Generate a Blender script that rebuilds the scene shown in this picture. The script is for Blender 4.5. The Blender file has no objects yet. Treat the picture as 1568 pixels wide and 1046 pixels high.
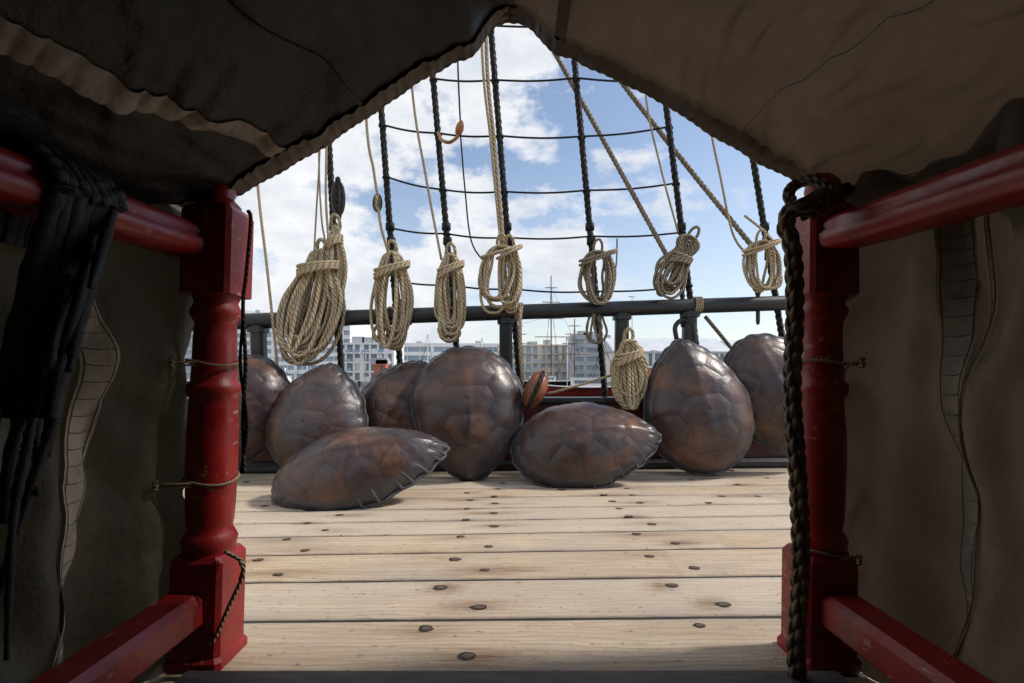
import bpy, math, random
from mathutils import Vector, Matrix, noise
random.seed(7)
scene=bpy.context.scene
EYE=0.62
def S(a,b,Y):
    """surveyed bearing (a,b) at a distance Y -> world point"""
    return Vector(((a-784)/784*Y, Y, EYE+(575-b)/784*Y))
def G(a,b):
    Y=784*EYE/(b-575); return S(a,b,Y)
def lerp(a,b,t): return a+(b-a)*t
def sm(a,b,x):
    t=max(0,min(1,(x-a)/(b-a))); return t*t*(3-2*t)
def nz(x,y,z=0): return noise.noise(Vector((x,y,z)))

# ---------------------------------------------------------------- materials
def newmat(name):
    m=bpy.data.materials.new(name); m.use_nodes=True
    nt=m.node_tree; b=nt.nodes['Principled BSDF']; return m,nt,b
def N(nt,t,**k):
    n=nt.nodes.new(t)
    for a,v in k.items():
        if a in n.inputs.keys(): n.inputs[a].default_value=v
        else: setattr(n,a,v)
    return n
def mathn(nt,op,a,b=None):
    n=nt.nodes.new('ShaderNodeMath'); n.operation=op
    for i,v in enumerate((a,b)):
        if v is None: continue
        if isinstance(v,(int,float)): n.inputs[i].default_value=v
        else: nt.links.new(v,n.inputs[i])
    return n.outputs[0]
def mix(nt,f,a,b,mode='MIX'):
    n=nt.nodes.new('ShaderNodeMix'); n.data_type='RGBA'; n.blend_type=mode
    for i,v in ((0,f),(6,a),(7,b)):
        if isinstance(v,(int,float)): n.inputs[i].default_value=v
        elif isinstance(v,tuple): n.inputs[i].default_value=(*v,1) if len(v)==3 else v
        else: nt.links.new(v,n.inputs[i])
    return n.outputs[2]
def ramp(nt,src,p0,p1,c0=(0,0,0),c1=(1,1,1)):
    r=nt.nodes.new('ShaderNodeValToRGB')
    r.color_ramp.elements[0].position=p0; r.color_ramp.elements[1].position=p1
    r.color_ramp.elements[0].color=(*c0,1); r.color_ramp.elements[1].color=(*c1,1)
    nt.links.new(src,r.inputs[0]); return r.outputs[0]
def coords(nt,kind='Object',scale=(1,1,1)):
    t=nt.nodes.new('ShaderNodeTexCoord'); m=nt.nodes.new('ShaderNodeMapping')
    m.inputs['Scale'].default_value=scale
    nt.links.new(t.outputs[kind],m.inputs[0]); return m.outputs[0]
def noi(nt,co,scale,detail=4,rough=.6):
    n=N(nt,'ShaderNodeTexNoise'); n.inputs['Scale'].default_value=scale
    n.inputs['Detail'].default_value=detail; n.inputs['Roughness'].default_value=rough
    nt.links.new(co,n.inputs['Vector']); return n.outputs[0]
def bump(nt,b,h,st,dist=.01):
    n=nt.nodes.new('ShaderNodeBump'); n.inputs['Strength'].default_value=st; n.inputs['Distance'].default_value=dist
    nt.links.new(h,n.inputs['Height'])
    nt.links.new(n.outputs[0],b.inputs['Normal']); return n
def paint(name,c1,c2,rough=.5,scale=6,bs=.3,stretch=(1,1,1),spec=.5,metal=0,chips=None):
    m,nt,b=newmat(name); co=coords(nt,scale=stretch)
    n=noi(nt,co,scale); f=ramp(nt,n,.35,.65)
    col=mix(nt,f,c1,c2)
    if chips:
        d=ramp(nt,noi(nt,co,16,5,.7),.42,.74); col=mix(nt,mathn(nt,'MULTIPLY',d,.6),col,tuple(c*.22 for c in c1))
        dust=ramp(nt,noi(nt,co,3.5,5,.65),.5,.75); col=mix(nt,mathn(nt,'MULTIPLY',dust,.15),col,(.22,.08,.06))
        k=mathn(nt,'MULTIPLY',ramp(nt,noi(nt,coords(nt,scale=(1,.35,1)),60,3),.61,.65),ramp(nt,noi(nt,co,6,2),.5,.58))
        col=mix(nt,k,col,chips)
    nt.links.new(col,b.inputs['Base Color'])
    if chips: nt.links.new(ramp(nt,noi(nt,co,12,4),.3,.7,(rough-.1,)*3,(rough+.2,)*3),b.inputs['Roughness'])
    else: b.inputs['Roughness'].default_value=rough
    b.inputs['Specular IOR Level'].default_value=spec
    b.inputs['Metallic'].default_value=metal
    if bs: bump(nt,b,noi(nt,co,scale*8,3),bs,.003)
    return m
def ropemat(name,c1,c2,rough=.85,bs=.9):
    m,nt,b=newmat(name)
    t=nt.nodes.new('ShaderNodeTexCoord'); s=nt.nodes.new('ShaderNodeSeparateXYZ'); nt.links.new(t.outputs['UV'],s.inputs[0])
    ph=mathn(nt,'ADD',mathn(nt,'MULTIPLY',s.outputs[0],3.0),mathn(nt,'MULTIPLY',s.outputs[1],.34))
    w=mathn(nt,'ABSOLUTE',mathn(nt,'SINE',mathn(nt,'MULTIPLY',ph,math.pi)))
    co=coords(nt); n=noi(nt,co,9,3)
    base=mix(nt,ramp(nt,n,.35,.65),c1,c2)
    crevshade=tuple(c*.3 for c in c1)  # shade in the crevices between strands, painted into the colour
    nt.links.new(mix(nt,ramp(nt,w,.05,.55),crevshade,base),b.inputs['Base Color'])
    b.inputs['Roughness'].default_value=rough; b.inputs['Specular IOR Level'].default_value=.25
    bump(nt,b,w,bs,.006); return m
def canvas(name,c1,c2,trans=.12,tc=(.5,.35,.2),rough=.75,b0=.6):
    m,nt,b=newmat(name); co=coords(nt)
    n=noi(nt,co,5,6,.65); col=mix(nt,ramp(nt,n,.3,.7),c1,c2)
    n2=noi(nt,co,30,4,.7); col=mix(nt,mathn(nt,'MULTIPLY',ramp(nt,n2,.5,.75),.7),col,tuple(c*.45 for c in c1))
    n3=noi(nt,coords(nt,scale=(1,1,.45)),2.6,5,.7); col=mix(nt,mathn(nt,'MULTIPLY',ramp(nt,n3,.46,.58),.65),col,tuple(c*.5 for c in c1))
    nt.links.new(col,b.inputs['Base Color']); b.inputs['Roughness'].default_value=rough
    b.inputs['Specular IOR Level'].default_value=.35
    h=mathn(nt,'ADD',mathn(nt,'MULTIPLY',n,2.0),mathn(nt,'MULTIPLY',noi(nt,coords(nt,scale=(1,1,.5)),60,3),.25))
    bump(nt,b,h,b0,.014)
    if trans:
        tr=nt.nodes.new('ShaderNodeBsdfTranslucent'); tr.inputs[0].default_value=(*tc,1)
        mx=nt.nodes.new('ShaderNodeMixShader'); mx.inputs[0].default_value=trans
        nt.links.new(b.outputs[0],mx.inputs[1]); nt.links.new(tr.outputs[0],mx.inputs[2])
        nt.links.new(mx.outputs[0],nt.nodes['Material Output'].inputs[0])
    return m

M={}
M['red']=paint('red_paint',(.31,.012,.011),(.22,.009,.009),.36,7,.3,chips=(.36,.15,.11))
M['darkred']=paint('bulwark_red',(.12,.014,.013),(.07,.012,.012),.5,7,.25)
M['rail']=paint('tarred_rail_paint',(.010,.012,.013),(.022,.024,.026),.42,10,.3)
M['black']=paint('black_iron',(.012,.012,.013),(.025,.024,.024),.45,20,.4)
M['rope']=ropemat('manila_rope',(.46,.36,.215),(.58,.47,.31))
M['ropeg']=ropemat('weathered_rope',(.25,.205,.14),(.34,.28,.20))
M['tar']=ropemat('tarred_rope',(.014,.013,.012),(.035,.032,.03),.6)
M['brownrope']=ropemat('brown_rope',(.12,.09,.06),(.22,.175,.12),.75)
M['twine']=ropemat('twine',(.42,.33,.2),(.5,.4,.27))
M['canvL']=canvas('canvas_shaded',(.012,.010,.008),(.036,.030,.023),0,rough=.6)  # darker copy of the roof canvas; left side's shade put into the colour
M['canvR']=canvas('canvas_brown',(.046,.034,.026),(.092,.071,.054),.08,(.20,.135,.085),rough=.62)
M['canvW']=canvas('canvas_wall',(.030,.029,.020),(.092,.085,.060),.05,(.26,.22,.14))
M['canvWR']=canvas('canvas_wall_sunny',(.036,.030,.023),(.088,.073,.058),.06,(.26,.19,.13))
M['hem']=canvas('canvas_webbing',(.40,.33,.23),(.54,.46,.34),0,b0=.3)
M['hemr']=canvas('canvas_webbing_grey',(.22,.185,.145),(.31,.265,.215),.03,b0=.3)
M['hemd']=canvas('canvas_hem',(.11,.09,.068),(.19,.155,.12),0,b0=.3)
M['tarcloth']=paint('tarred_cloth',(.005,.005,.006),(.014,.014,.017),.35,60,1.0)

# ---------------------------------------------------------------- mesh accumulator
class Acc:
    def __init__(s): s.v=[];s.f=[];s.m=[];s.uv=[];s.mats=[];s.smooth=[];s.col=None
    def mi(s,m):
        if m not in s.mats: s.mats.append(m)
        return s.mats.index(m)
    def face(s,idx,m,uv=None,smooth=True):
        s.f.append(idx); s.m.append(s.mi(m)); s.uv.append(uv or [(0,0)]*len(idx)); s.smooth.append(smooth)
    def box(s,a,b,m):
        (x0,y0,z0),(x1,y1,z1)=a,b; o=len(s.v)
        s.v+= [Vector(p) for p in ((x0,y0,z0),(x1,y0,z0),(x1,y1,z0),(x0,y1,z0),(x0,y0,z1),(x1,y0,z1),(x1,y1,z1),(x0,y1,z1))]
        for q in ((0,3,2,1),(4,5,6,7),(0,1,5,4),(1,2,6,5),(2,3,7,6),(3,0,4,7)): s.face([o+i for i in q],m,None,False)
    def prism(s,p,q,w,h,m,ch=.2):
        d=(q-p).normalized(); up=Vector((0,0,1)); sd=d.cross(up)
        if sd.length<.01: sd=Vector((1,0,0))
        sd.normalize(); up=sd.cross(d)
        c=min(w,h)*ch; a,b=w/2,h/2
        prof=[(-a+c,-b),(a-c,-b),(a,-b+c),(a,b-c),(a-c,b),(-a+c,b),(-a,b-c),(-a,-b+c)]
        o=len(s.v)
        for e in (p,q):
            for x,z in prof: s.v.append(e+sd*x+up*z)
        for i in range(8):
            j=(i+1)%8; s.face([o+i,o+j,o+8+j,o+8+i],m,None,False)
        s.face([o+i for i in range(7,-1,-1)],m,None,False); s.face([o+8+i for i in range(8)],m,None,False)
    def tube(s,pts,r,m,seg=8,closed=False,rf=None):
        pts=[Vector(p) for p in pts]; n=len(pts)
        if n<2: return
        tans=[]
        for i in range(n):
            a=pts[(i-1)%n] if (closed or i>0) else pts[0]; b=pts[(i+1)%n] if (closed or i<n-1) else pts[-1]
            t=(b-a); tans.append(t.normalized() if t.length>1e-9 else Vector((0,0,1)))
        up=Vector((0,0,1)) if abs(tans[0].z)<.9 else Vector((0,1,0))
        u=tans[0].cross(up).normalized(); L=0; o=len(s.v); Ls=[]
        for i in range(n):
            if i: L+=(pts[i]-pts[i-1]).length
            Ls.append(L)
            t=tans[i]; u=(u-t*u.dot(t)).normalized(); w=t.cross(u)
            rr=r*(rf(i/(n-1)) if rf else 1)
            for k in range(seg):
                a=2*math.pi*k/seg; s.v.append(pts[i]+u*math.cos(a)*rr+w*math.sin(a)*rr)
        if closed: Ls.append(L+(pts[0]-pts[-1]).length)
        for i in range(n if closed else n-1):
            i2=(i+1)%n
            for k in range(seg):
                k2=(k+1)%seg
                s.face([o+i*seg+k,o+i*seg+k2,o+i2*seg+k2,o+i2*seg+k],m,
                  [(k/seg,Ls[i]/r),((k+1)/seg,Ls[i]/r),((k+1)/seg,Ls[i+1]/r),(k/seg,Ls[i+1]/r)])
        if not closed:
            s.face([o+k for k in range(seg-1,-1,-1)],m); s.face([o+(n-1)*seg+k for k in range(seg)],m)
    def lathe(s,prof,c,m,seg=32,axis=None):
        o=len(s.v); n=len(prof)
        R=axis.to_track_quat('Z','Y').to_matrix() if axis else Matrix.Identity(3)
        for r,z in prof:
            for k in range(seg):
                a=2*math.pi*k/seg; s.v.append(c+R@Vector((r*math.cos(a),r*math.sin(a),z)))
        for i in range(n-1):
            for k in range(seg):
                k2=(k+1)%seg; s.face([o+i*seg+k,o+i*seg+k2,o+(i+1)*seg+k2,o+(i+1)*seg+k],m)
        s.face([o+k for k in range(seg-1,-1,-1)],m); s.face([o+(n-1)*seg+k for k in range(seg)],m)
    def grid(s,fn,nu,nv,m,uvs=(1,1)):
        o=len(s.v)
        for i in range(nu+1):
            for j in range(nv+1): s.v.append(Vector(fn(i/nu,j/nv)))
        for i in range(nu):
            for j in range(nv):
                a=o+i*(nv+1)+j
                s.face([a,a+nv+1,a+nv+2,a+1],m,[(i/nu*uvs[0],j/nv*uvs[1]),((i+1)/nu*uvs[0],j/nv*uvs[1]),((i+1)/nu*uvs[0],(j+1)/nv*uvs[1]),(i/nu*uvs[0],(j+1)/nv*uvs[1])])
    def obj(s,name,parent=None,cols=None,bevel=0):
        me=bpy.data.meshes.new(name); me.from_pydata([tuple(v) for v in s.v],[],s.f)
        for m in s.mats: me.materials.append(m)
        me.polygons.foreach_set('material_index',s.m); me.polygons.foreach_set('use_smooth',s.smooth)
        uv=me.uv_layers.new(name='UVMap'); flat=[c for f in s.uv for p in f for c in p]; uv.data.foreach_set('uv',flat)
        if cols:
            ca=me.color_attributes.new('Col','FLOAT_COLOR','POINT'); ca.data.foreach_set('color',[c for q in cols for c in q])
        me.update(); ob=bpy.data.objects.new(name,me); bpy.context.collection.objects.link(ob)
        if parent: ob.parent=parent
        return ob
def spline(pts,n=8):
    pts=[Vector(p) for p in pts]; out=[]
    P=[pts[0]*2-pts[1]]+pts+[pts[-1]*2-pts[-2]]
    for i in range(1,len(P)-2):
        p0,p1,p2,p3=P[i-1:i+3]
        for k in range(n):
            t=k/n
            out.append(.5*((2*p1)+(p2-p0)*t+(2*p0-5*p1+4*p2-p3)*t*t+(3*p1-p0-3*p2+p3)*t**3))
    out.append(pts[-1]); return out
def laid(acc,path,R,m,pitch=5.5,seg=8):
    """three-strand rope as real helical strands"""
    d=[0]
    for i in range(1,len(path)): d.append(d[-1]+(path[i]-path[i-1]).length)
    step=R*.5; n=int(d[-1]/step); pp=[]; j=0
    for i in range(n+1):
        L=min(i*step,d[-1]-1e-6)
        while d[j+1]<L: j+=1
        pp.append(path[j].lerp(path[j+1],(L-d[j])/(d[j+1]-d[j])))
    t0=(pp[1]-pp[0]).normalized(); u=t0.cross(Vector((0,1,0)) if abs(t0.y)<.9 else Vector((1,0,0))).normalized()
    fr=[]
    for i in range(len(pp)):
        a=pp[max(0,i-1)];b=pp[min(len(pp)-1,i+1)]; t=(b-a).normalized(); u=(u-t*u.dot(t)).normalized(); fr.append((u.copy(),t.cross(u)))
    for k in range(3):
        q=[]
        for i,p in enumerate(pp):
            a=2*math.pi*(k/3+i*step/(R*pitch)); q.append(p+(fr[i][0]*math.cos(a)+fr[i][1]*math.sin(a))*R*.5)
        acc.tube(q,R*.54,m,seg)

# ---------------------------------------------------------------- camera
cam=bpy.data.cameras.new('camera'); co=bpy.data.objects.new('camera',cam); bpy.context.collection.objects.link(co)
cam.lens=18; cam.sensor_width=36; cam.shift_y=52/1568; cam.clip_start=.02; cam.clip_end=6000
co.location=(0,0,EYE); co.rotation_euler=(math.radians(90),0,0); scene.camera=co

# ---------------------------------------------------------------- world & sun
SUN_EL=math.radians(46); SUN_AZ=math.radians(86)
w=bpy.data.worlds.new('World'); scene.world=w; w.use_nodes=True; nt=w.node_tree; nt.nodes.clear()
out=nt.nodes.new('ShaderNodeOutputWorld'); bg=nt.nodes.new('ShaderNodeBackground'); bg.inputs[1].default_value=.105
sky=nt.nodes.new('ShaderNodeTexSky'); sky.sky_type='NISHITA'; sky.sun_disc=False; sky.sun_elevation=SUN_EL; sky.sun_rotation=SUN_AZ
sky.ozone_density=1.5
t=nt.nodes.new('ShaderNodeTexCoord'); mp=nt.nodes.new('ShaderNodeMapping'); mp.inputs['Scale'].default_value=(1,1,1.8); mp.inputs['Location'].default_value=(3.1,.4,1.3)
nt.links.new(t.outputs['Generated'],mp.inputs[0])
n1=noi(nt,mp.outputs[0],4.2,10,.6); n2=noi(nt,mp.outputs[0],13,6,.6)
sp=nt.nodes.new('ShaderNodeSeparateXYZ'); nt.links.new(t.outputs['Generated'],sp.inputs[0])
cov=mathn(nt,'ADD',n1,mathn(nt,'MULTIPLY',sp.outputs[0],-.33))
cov=mathn(nt,'ADD',cov,mathn(nt,'MULTIPLY',n2,.14))
f=ramp(nt,cov,.505,.59)
shade=ramp(nt,mathn(nt,'ADD',mathn(nt,'MULTIPLY',n1,.5),mathn(nt,'MULTIPLY',n2,.5)),.38,.62,(9.6,9.7,9.9),(7.0,7.4,8.1))
haze=ramp(nt,sp.outputs[2],0,.4,(1,1,1),(0,0,0))
skyc=mix(nt,1.0,sky.outputs[0],(1.9,1.75,1.65),'MULTIPLY')
base=mix(nt,mathn(nt,'MULTIPLY',haze,.4),skyc,(8.0,8.5,9.2))
nt.links.new(mix(nt,f,base,shade),bg.inputs[0]); nt.links.new(bg.outputs[0],out.inputs[0])
sl=bpy.data.lights.new('sun','SUN'); so=bpy.data.objects.new('sun',sl); bpy.context.collection.objects.link(so)
sl.energy=3.4; sl.angle=math.radians(6); sl.color=(1,.95,.87)
d=Vector((math.sin(SUN_AZ)*math.cos(SUN_EL),math.cos(SUN_AZ)*math.cos(SUN_EL),math.sin(SUN_EL)))
so.rotation_euler=d.to_track_quat('Z','Y').to_euler(); so.location=d*20

# ---------------------------------------------------------------- deck
m,nt,b=newmat('deck_planks')
at=N(nt,'ShaderNodeAttribute',attribute_name='Col'); se=nt.nodes.new('ShaderNodeSeparateColor'); nt.links.new(at.outputs[0],se.inputs[0])
co_=coords(nt,scale=(1,14,1)); 
va=N(nt,'ShaderNodeVectorMath'); va.operation='ADD'; nt.links.new(co_,va.inputs[0])
cb=nt.nodes.new('ShaderNodeCombineXYZ'); nt.links.new(mathn(nt,'MULTIPLY',se.outputs[0],37),cb.inputs[0]); nt.links.new(mathn(nt,'MULTIPLY',se.outputs[0],91),cb.inputs[2]); nt.links.new(cb.outputs[0],va.inputs[1])
g1=noi(nt,va.outputs[0],1.6,7,.6)
co2=coords(nt,scale=(1,18,1)); g2=noi(nt,co2,8,6,.72)
wv=N(nt,'ShaderNodeTexWave'); wv.bands_direction='Y'; wv.inputs['Scale'].default_value=10; wv.inputs['Distortion'].default_value=12; wv.inputs['Detail'].default_value=3; wv.inputs['Detail Scale'].default_value=.6
va2=N(nt,'ShaderNodeVectorMath'); va2.operation='ADD'; nt.links.new(coords(nt,scale=(.4,1.6,1)),va2.inputs[0]); nt.links.new(cb.outputs[0],va2.inputs[1])
nt.links.new(va2.outputs[0],wv.inputs['Vector'])
col=mix(nt,ramp(nt,g1,.3,.7),(.45,.33,.21),(.61,.50,.36))
col=mix(nt,mathn(nt,'MULTIPLY',ramp(nt,wv.outputs[1],.4,.95),.42),col,(.33,.205,.11))
col=mix(nt,mathn(nt,'MULTIPLY',ramp(nt,g2,.53,.64),.6),col,(.20,.14,.095))
col=mix(nt,mathn(nt,'MULTIPLY',ramp(nt,se.outputs[0],0,1),.5),col,(.56,.50,.42))
big=noi(nt,coords(nt,scale=(1,2.5,1)),1.7,6,.65)
col=mix(nt,mathn(nt,'MULTIPLY',ramp(nt,big,.43,.66),.55),col,(.36,.32,.27))
spk=noi(nt,coords(nt,scale=(1,2.5,1)),34,4,.7)
col=mix(nt,mathn(nt,'MULTIPLY',ramp(nt,spk,.61,.66),.8),col,(.13,.09,.06))
st=mathn(nt,'MULTIPLY',se.outputs[1],ramp(nt,g2,.30,.56))
col=mix(nt,st,col,(.15,.065,.025))
col=mix(nt,se.outputs[2],col,(.05,.036,.025))
nt.links.new(col,b.inputs['Base Color']); b.inputs['Roughness'].default_value=.62; b.inputs['Specular IOR Level'].default_value=.3
bump(nt,b,mathn(nt,'ADD',g2,mathn(nt,'MULTIPLY',g1,.5)),.8,.006); M['deck']=m
M['caulk']=paint('caulking',(.008,.007,.006),(.014,.013,.012),.6,40,.5)
M['plug']=paint('deck_plug',(.014,.010,.007),(.035,.024,.016),.7,60,.6)
M['plug2']=paint('deck_plug_wood',(.055,.038,.026),(.12,.09,.06),.7,60,.6)
PH=.058
plugs=[(715,1005),(1071,958),(652,963),(733,930),(1107,926),(675,900),(1029,897),(426,880),(742,873),(1063,870),(697,857),(994,852),(395,858),(467,843),(748,837),(1034,832),(439,826),(705,822),(974,818),(498,812),(756,806),(998,803),(471,801),(714,796),(963,791),(520,789),(756,786),(492,777),(948,779),(758,771),(715,779),(980,770),(512,768),(938,768),(757,760),(720,766),(968,758),(540,758),(925,758),(762,749),(715,755),(960,748),(548,748),(770,740),(1105,760),(1130,742),(1085,770),(1120,720),(1095,728),(1060,735),(420,760),(430,745),(405,775),(470,738),(900,733),(378,738),(860,750),(1160,760),(1175,732)]
PW=[G(*p) for p in plugs]
for i in range(40): PW.append(Vector((random.choice((-1,1))*random.uniform(2.2,5.5),random.uniform(1.2,3.2),0)))
PK=[(random.uniform(.04,.16),random.uniform(-.05,.05),random.choice((1,1,.9,.5,.2))) for _ in PW]
seams=[-2.2,-1.9,-1.6,-1.35,-1.1,-.85,-.6,-.35,-.1,.15,.38,.61,.84,1.06,1.31,1.565,1.81,2.02,2.21,2.41,2.62,2.83,3.04,3.25,3.50]
A=Acc(); cols=[]
NX=420
def skew(x,y): return y+x*PH*sm(.6,2.4,y)
for si in range(len(seams)-1):
    y0,y1=seams[si]+.0065,seams[si+1]-.0065; tone=random.random(); o=len(A.v)
    nyy=6; prof=[(0,-.008),(.03,-.0015),(.25,0),(.5,0.0004),(.75,0),(.97,-.0015),(1,-.008)]
    joint=random.uniform(-3,3); tone2=random.random(); cut=NX*(joint+6)/12
    for i in range(NX+1):
        x=-6+12*i/NX
        for t_,dz in prof:
            ed=(.0022*nz(x*5,si*3+t_*2)+.0018*nz(x*17,si*5)) if t_ in (0,1,.03,.97) else 0
            y=skew(x,lerp(y0,y1,t_)+ed); s=0;bl=(.75+.4*nz(x*4,si,3)) if t_ in (0,1) else 0
            if y>.9:
                for p,(rx,off,am) in zip(PW,PK):
                    dx=x-p.x-off; dy=y-p.y
                    if abs(dx)<.4 and abs(dy)<.06: s=max(s,am*math.exp(-(dx/rx)**2-(dy/.02)**2))
            A.v.append(Vector((x,y,dz))); cols.append((tone if i<cut else tone2,min(1,s),min(1,bl),1))
    for i in range(NX):
        for j in range(nyy):
            a=o+i*7+j; A.face([a,a+7,a+8,a+1],M['deck'])
A.grid(lambda u,v:(-6+12*u,skew(-6+12*u,lerp(-2.3,3.6,v)),-.006),30,20,M['caulk'])
for p in PW:
    r=random.uniform(.0135,.019)
    for rr,z,mm,ox in ((r,.0012,M['plug'],0),(r*.62,.0019,M['plug2'],r*.12)):
        o=len(A.v)
        for k in range(16):
            a=2*math.pi*k/16; q=rr*(1+.3*nz(p.x*9+math.cos(a)*1.5,p.y*9+math.sin(a)*1.5)); A.v.append(Vector((p.x+ox+q*1.15*math.cos(a),p.y+q*.9*math.sin(a),z)))
        A.face([o+k for k in range(16)],mm,None,False)
cols+=[(0,0,0,1)]*(len(A.v)-len(cols))
A.obj('wooden_deck',cols=cols)
M['sill']=paint('sill_wood',(.10,.085,.075),(.05,.042,.038),.7,8,.6,(1,6,1))
A=Acc(); A.prism(Vector((-.66,.985,.008)),Vector((.66,.985,.008)),.12,.026,M['sill'],.25); A.obj('door_sill')

# ---------------------------------------------------------------- bulwark, rail
def BY(x): return 3.40+x*PH
A=Acc()
def wall(u,v):
    x=lerp(-6,6,u); return (x,BY(x)+.02*v,v*.44)
A.grid(wall,40,6,M['darkred'])
for z in (.15,.3):
    A.prism(Vector((-6,BY(-6)-.004,z)),Vector((6,BY(6)-.004,z)),.02,.012,M['darkred'])
A.prism(Vector((-6,BY(-6)-.03,.03)),Vector((6,BY(6)-.03,.03)),.1,.07,M['rail'],.3)
A.prism(Vector((-6,BY(-6)+.06,.455)),Vector((6,BY(6)+.06,.455)),.2,.035,M['rail'])
A.prism(Vector((-6,BY(-6)+.11,-1.2)),Vector((6,BY(6)+.11,-1.2)),.1,3.27,M['rail'],.02)
A.prism(Vector((-6,BY(-6)+.3,.12)),Vector((6,BY(6)+.3,.12)),.3,.07,M['rail'])
A.obj('ship_bulwark')
def rz(x): return 1.035+x*.041
def RY(x): return 3.36+x*PH
A=Acc()
pts=[Vector((x,RY(x),rz(x))) for x in [i*.25-6 for i in range(49)]]
A.tube(pts,.05,M['rail'],20)
for px in (-2.9,-1.62,-.04,.73,1.19,2.3,3.4):
    A.prism(Vector((px,RY(px)+.03,.44)),Vector((px,RY(px),rz(px)-.03)),.085,.085,M['rail'])
    A.prism(Vector((px,RY(px),rz(px)-.075)),Vector((px,RY(px),rz(px)-.045)),.11,.12,M['rail'])
A.obj('ship_rail')
for px in (-.675,.045,1.24):
    A=Acc()
    for k in range(4):
        x=px+k*.013-.02; c=Vector((x,RY(x),rz(x)))
        A.tube([c+Vector((.004*math.sin(a),math.cos(a)*.057,math.sin(a)*.057)) for a in [2*math.pi*i/20 for i in range(20)]],.0065,M['rope'],6,True)
    A.obj('rail_lashing')
def pin(x,top=.16):
    A=Acc(); c=Vector((x,RY(x)+.0,rz(x)-.14))
    A.lathe([(.008,0),(.013,.02),(.014,.2),(.02,.21),(.013,.225),(.018,.26),(.02,.29),(.012,.31),(.004,.315)],c,M['black'],14)
    A.obj('belaying_pin')

# ---------------------------------------------------------------- shrouds
SH=[((503,205),(522,560)),((583,155),(612,552)),((662,105),(699,532)),((752,48),(796,590)),((880,95),(926,600)),((1020,160),(1066,530)),((1152,235),(1198,520))]
def shpt(i,py):
    (x0,y0),(x1,y1)=SH[i]; t=(py-y0)/(y1-y0); return S(lerp(x0,x1,t),py,lerp(3.42,3.58,min(1.3,(py-0)/560)))
for i in range(7):
    a=shpt(i,-500); b_=shpt(i,600); b2=Vector((b_.x+.05,3.7+b_.x*PH,.16))
    pts=[a.lerp(b_,k/40) for k in range(41)]+[b2]
    A=Acc(); laid(A,pts,.0225,M['tar'],6,6)
    for py in (395-i%2*20,372,350):
        c=shpt(i,py); A.tube([c+Vector((0,0,-.012)),c+Vector((0,0,.035))],.031,M['tar'],10)
    A.obj('shroud_rope')
rat=[[(2,123),(3,125),(4,122),(5,126)],[(1,193),(2,206),(3,210),(4,211),(5,196)],[(1,272),(2,292),(3,295),(4,293),(5,282)],[(1,350),(2,359),(3,365),(4,363),(5,357)],[(1,430),(2,437),(3,443),(4,447),(5,438)],
     [(1,30),(2,40),(3,42),(4,40),(5,30)],[(1,-60),(2,-50),(3,-45),(4,-47),(5,-50)]]
for r in rat:
    pts=[]
    for k in range(len(r)-1):
        a=shpt(*r[k])-Vector((0,.02,0)); b_=shpt(*r[k+1])-Vector((0,.02,0))
        for q in range(8):
            p=a.lerp(b_,q/8); p.z-=.014*math.sin(math.pi*q/8); pts.append(p)
    pts.append(shpt(*r[-1])-Vector((0,.02,0)))
    A=Acc(); A.tube(pts,.0065,M['tar'],6)
    for k in r:
        c=shpt(*k); A.lathe([(.022,-.010),(.028,-.006),(.028,.006),(.022,.010)],c,M['tar'],10)
    A.obj('ratline')

def line(name,pix,Y0,Y1,r,mat,n=8,lay=False):
    k=len(pix); pts=spline([S(p[0],p[1],lerp(Y0,Y1,i/(k-1))) for i,p in enumerate(pix)],n)
    A=Acc()
    if lay: laid(A,pts,r,mat,6,6)
    else: A.tube(pts,r,mat,6)
    return A.obj(name)
R=M['rope']
line('running_rope',[(744,-400),(744,50),(757,220),(772,385)],3.3,3.33,.0125,R)
line('running_rope',[(731,-400),(737,50),(752,220),(768,385)],3.25,3.33,.009,R)
line('running_rope',[(610,-200),(630,125),(652,270),(676,398)],3.3,3.33,.008,R)
line('running_rope',[(545,-200),(560,170),(572,260),(579,305)],3.3,3.33,.009,R)
line('running_rope',[(579,318),(584,350),(597,395)],3.3,3.33,.009,R)
line('running_rope',[(386,100),(394,275),(410,420),(430,612)],3.1,3.2,.009,R)
line('running_rope',[(495,-50),(490,215),(484,330),(478,440)],3.2,3.22,.006,R)
line('running_rope',[(502,-50),(500,215),(499,300),(503,370)],3.2,3.22,.008,R)
line('running_rope',[(487,-50),(488,220),(492,330),(500,380)],3.3,3.22,.006,R)
line('running_rope',[(700,60),(702,125),(705,190)],3.3,3.3,.0055,M['tar'])
line('running_rope',[(705,205),(712,290),(722,370),(747,408)],3.3,3.33,.005,M['tar'])
line('running_rope',[(975,-60),(988,140),(1010,250),(1038,355)],3.4,3.42,.007,R)
line('running_rope',[(1070,60),(1088,195),(1103,270),(1123,360),(1150,392),(1152,372)],3.4,3.45,.0085,R)
line('running_rope',[(700,-190),(838,60),(930,226),(1027,402)],3.7,3.42,.017,M['ropeg'],8,True)
line('running_rope',[(830,-40),(955,130),(1055,258),(1150,375)],3.8,3.46,.018,M['ropeg'],8,True)
line('running_rope',[(1080,485),(1105,515),(1132,548)],3.5,3.6,.013,M['ropeg'])
line('running_rope',[(1140,330),(1165,350),(1190,375)],3.45,3.45,.008,R)
line('running_rope',[(838,603),(880,592),(935,575)],3.3,3.3,.009,R)
line('running_rope',[(796,470),(797,530),(800,590)],3.28,3.28,.011,R)
line('running_rope',[(945,365),(944,400),(940,430)],3.4,3.4,.005,M['ropeg'])

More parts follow.
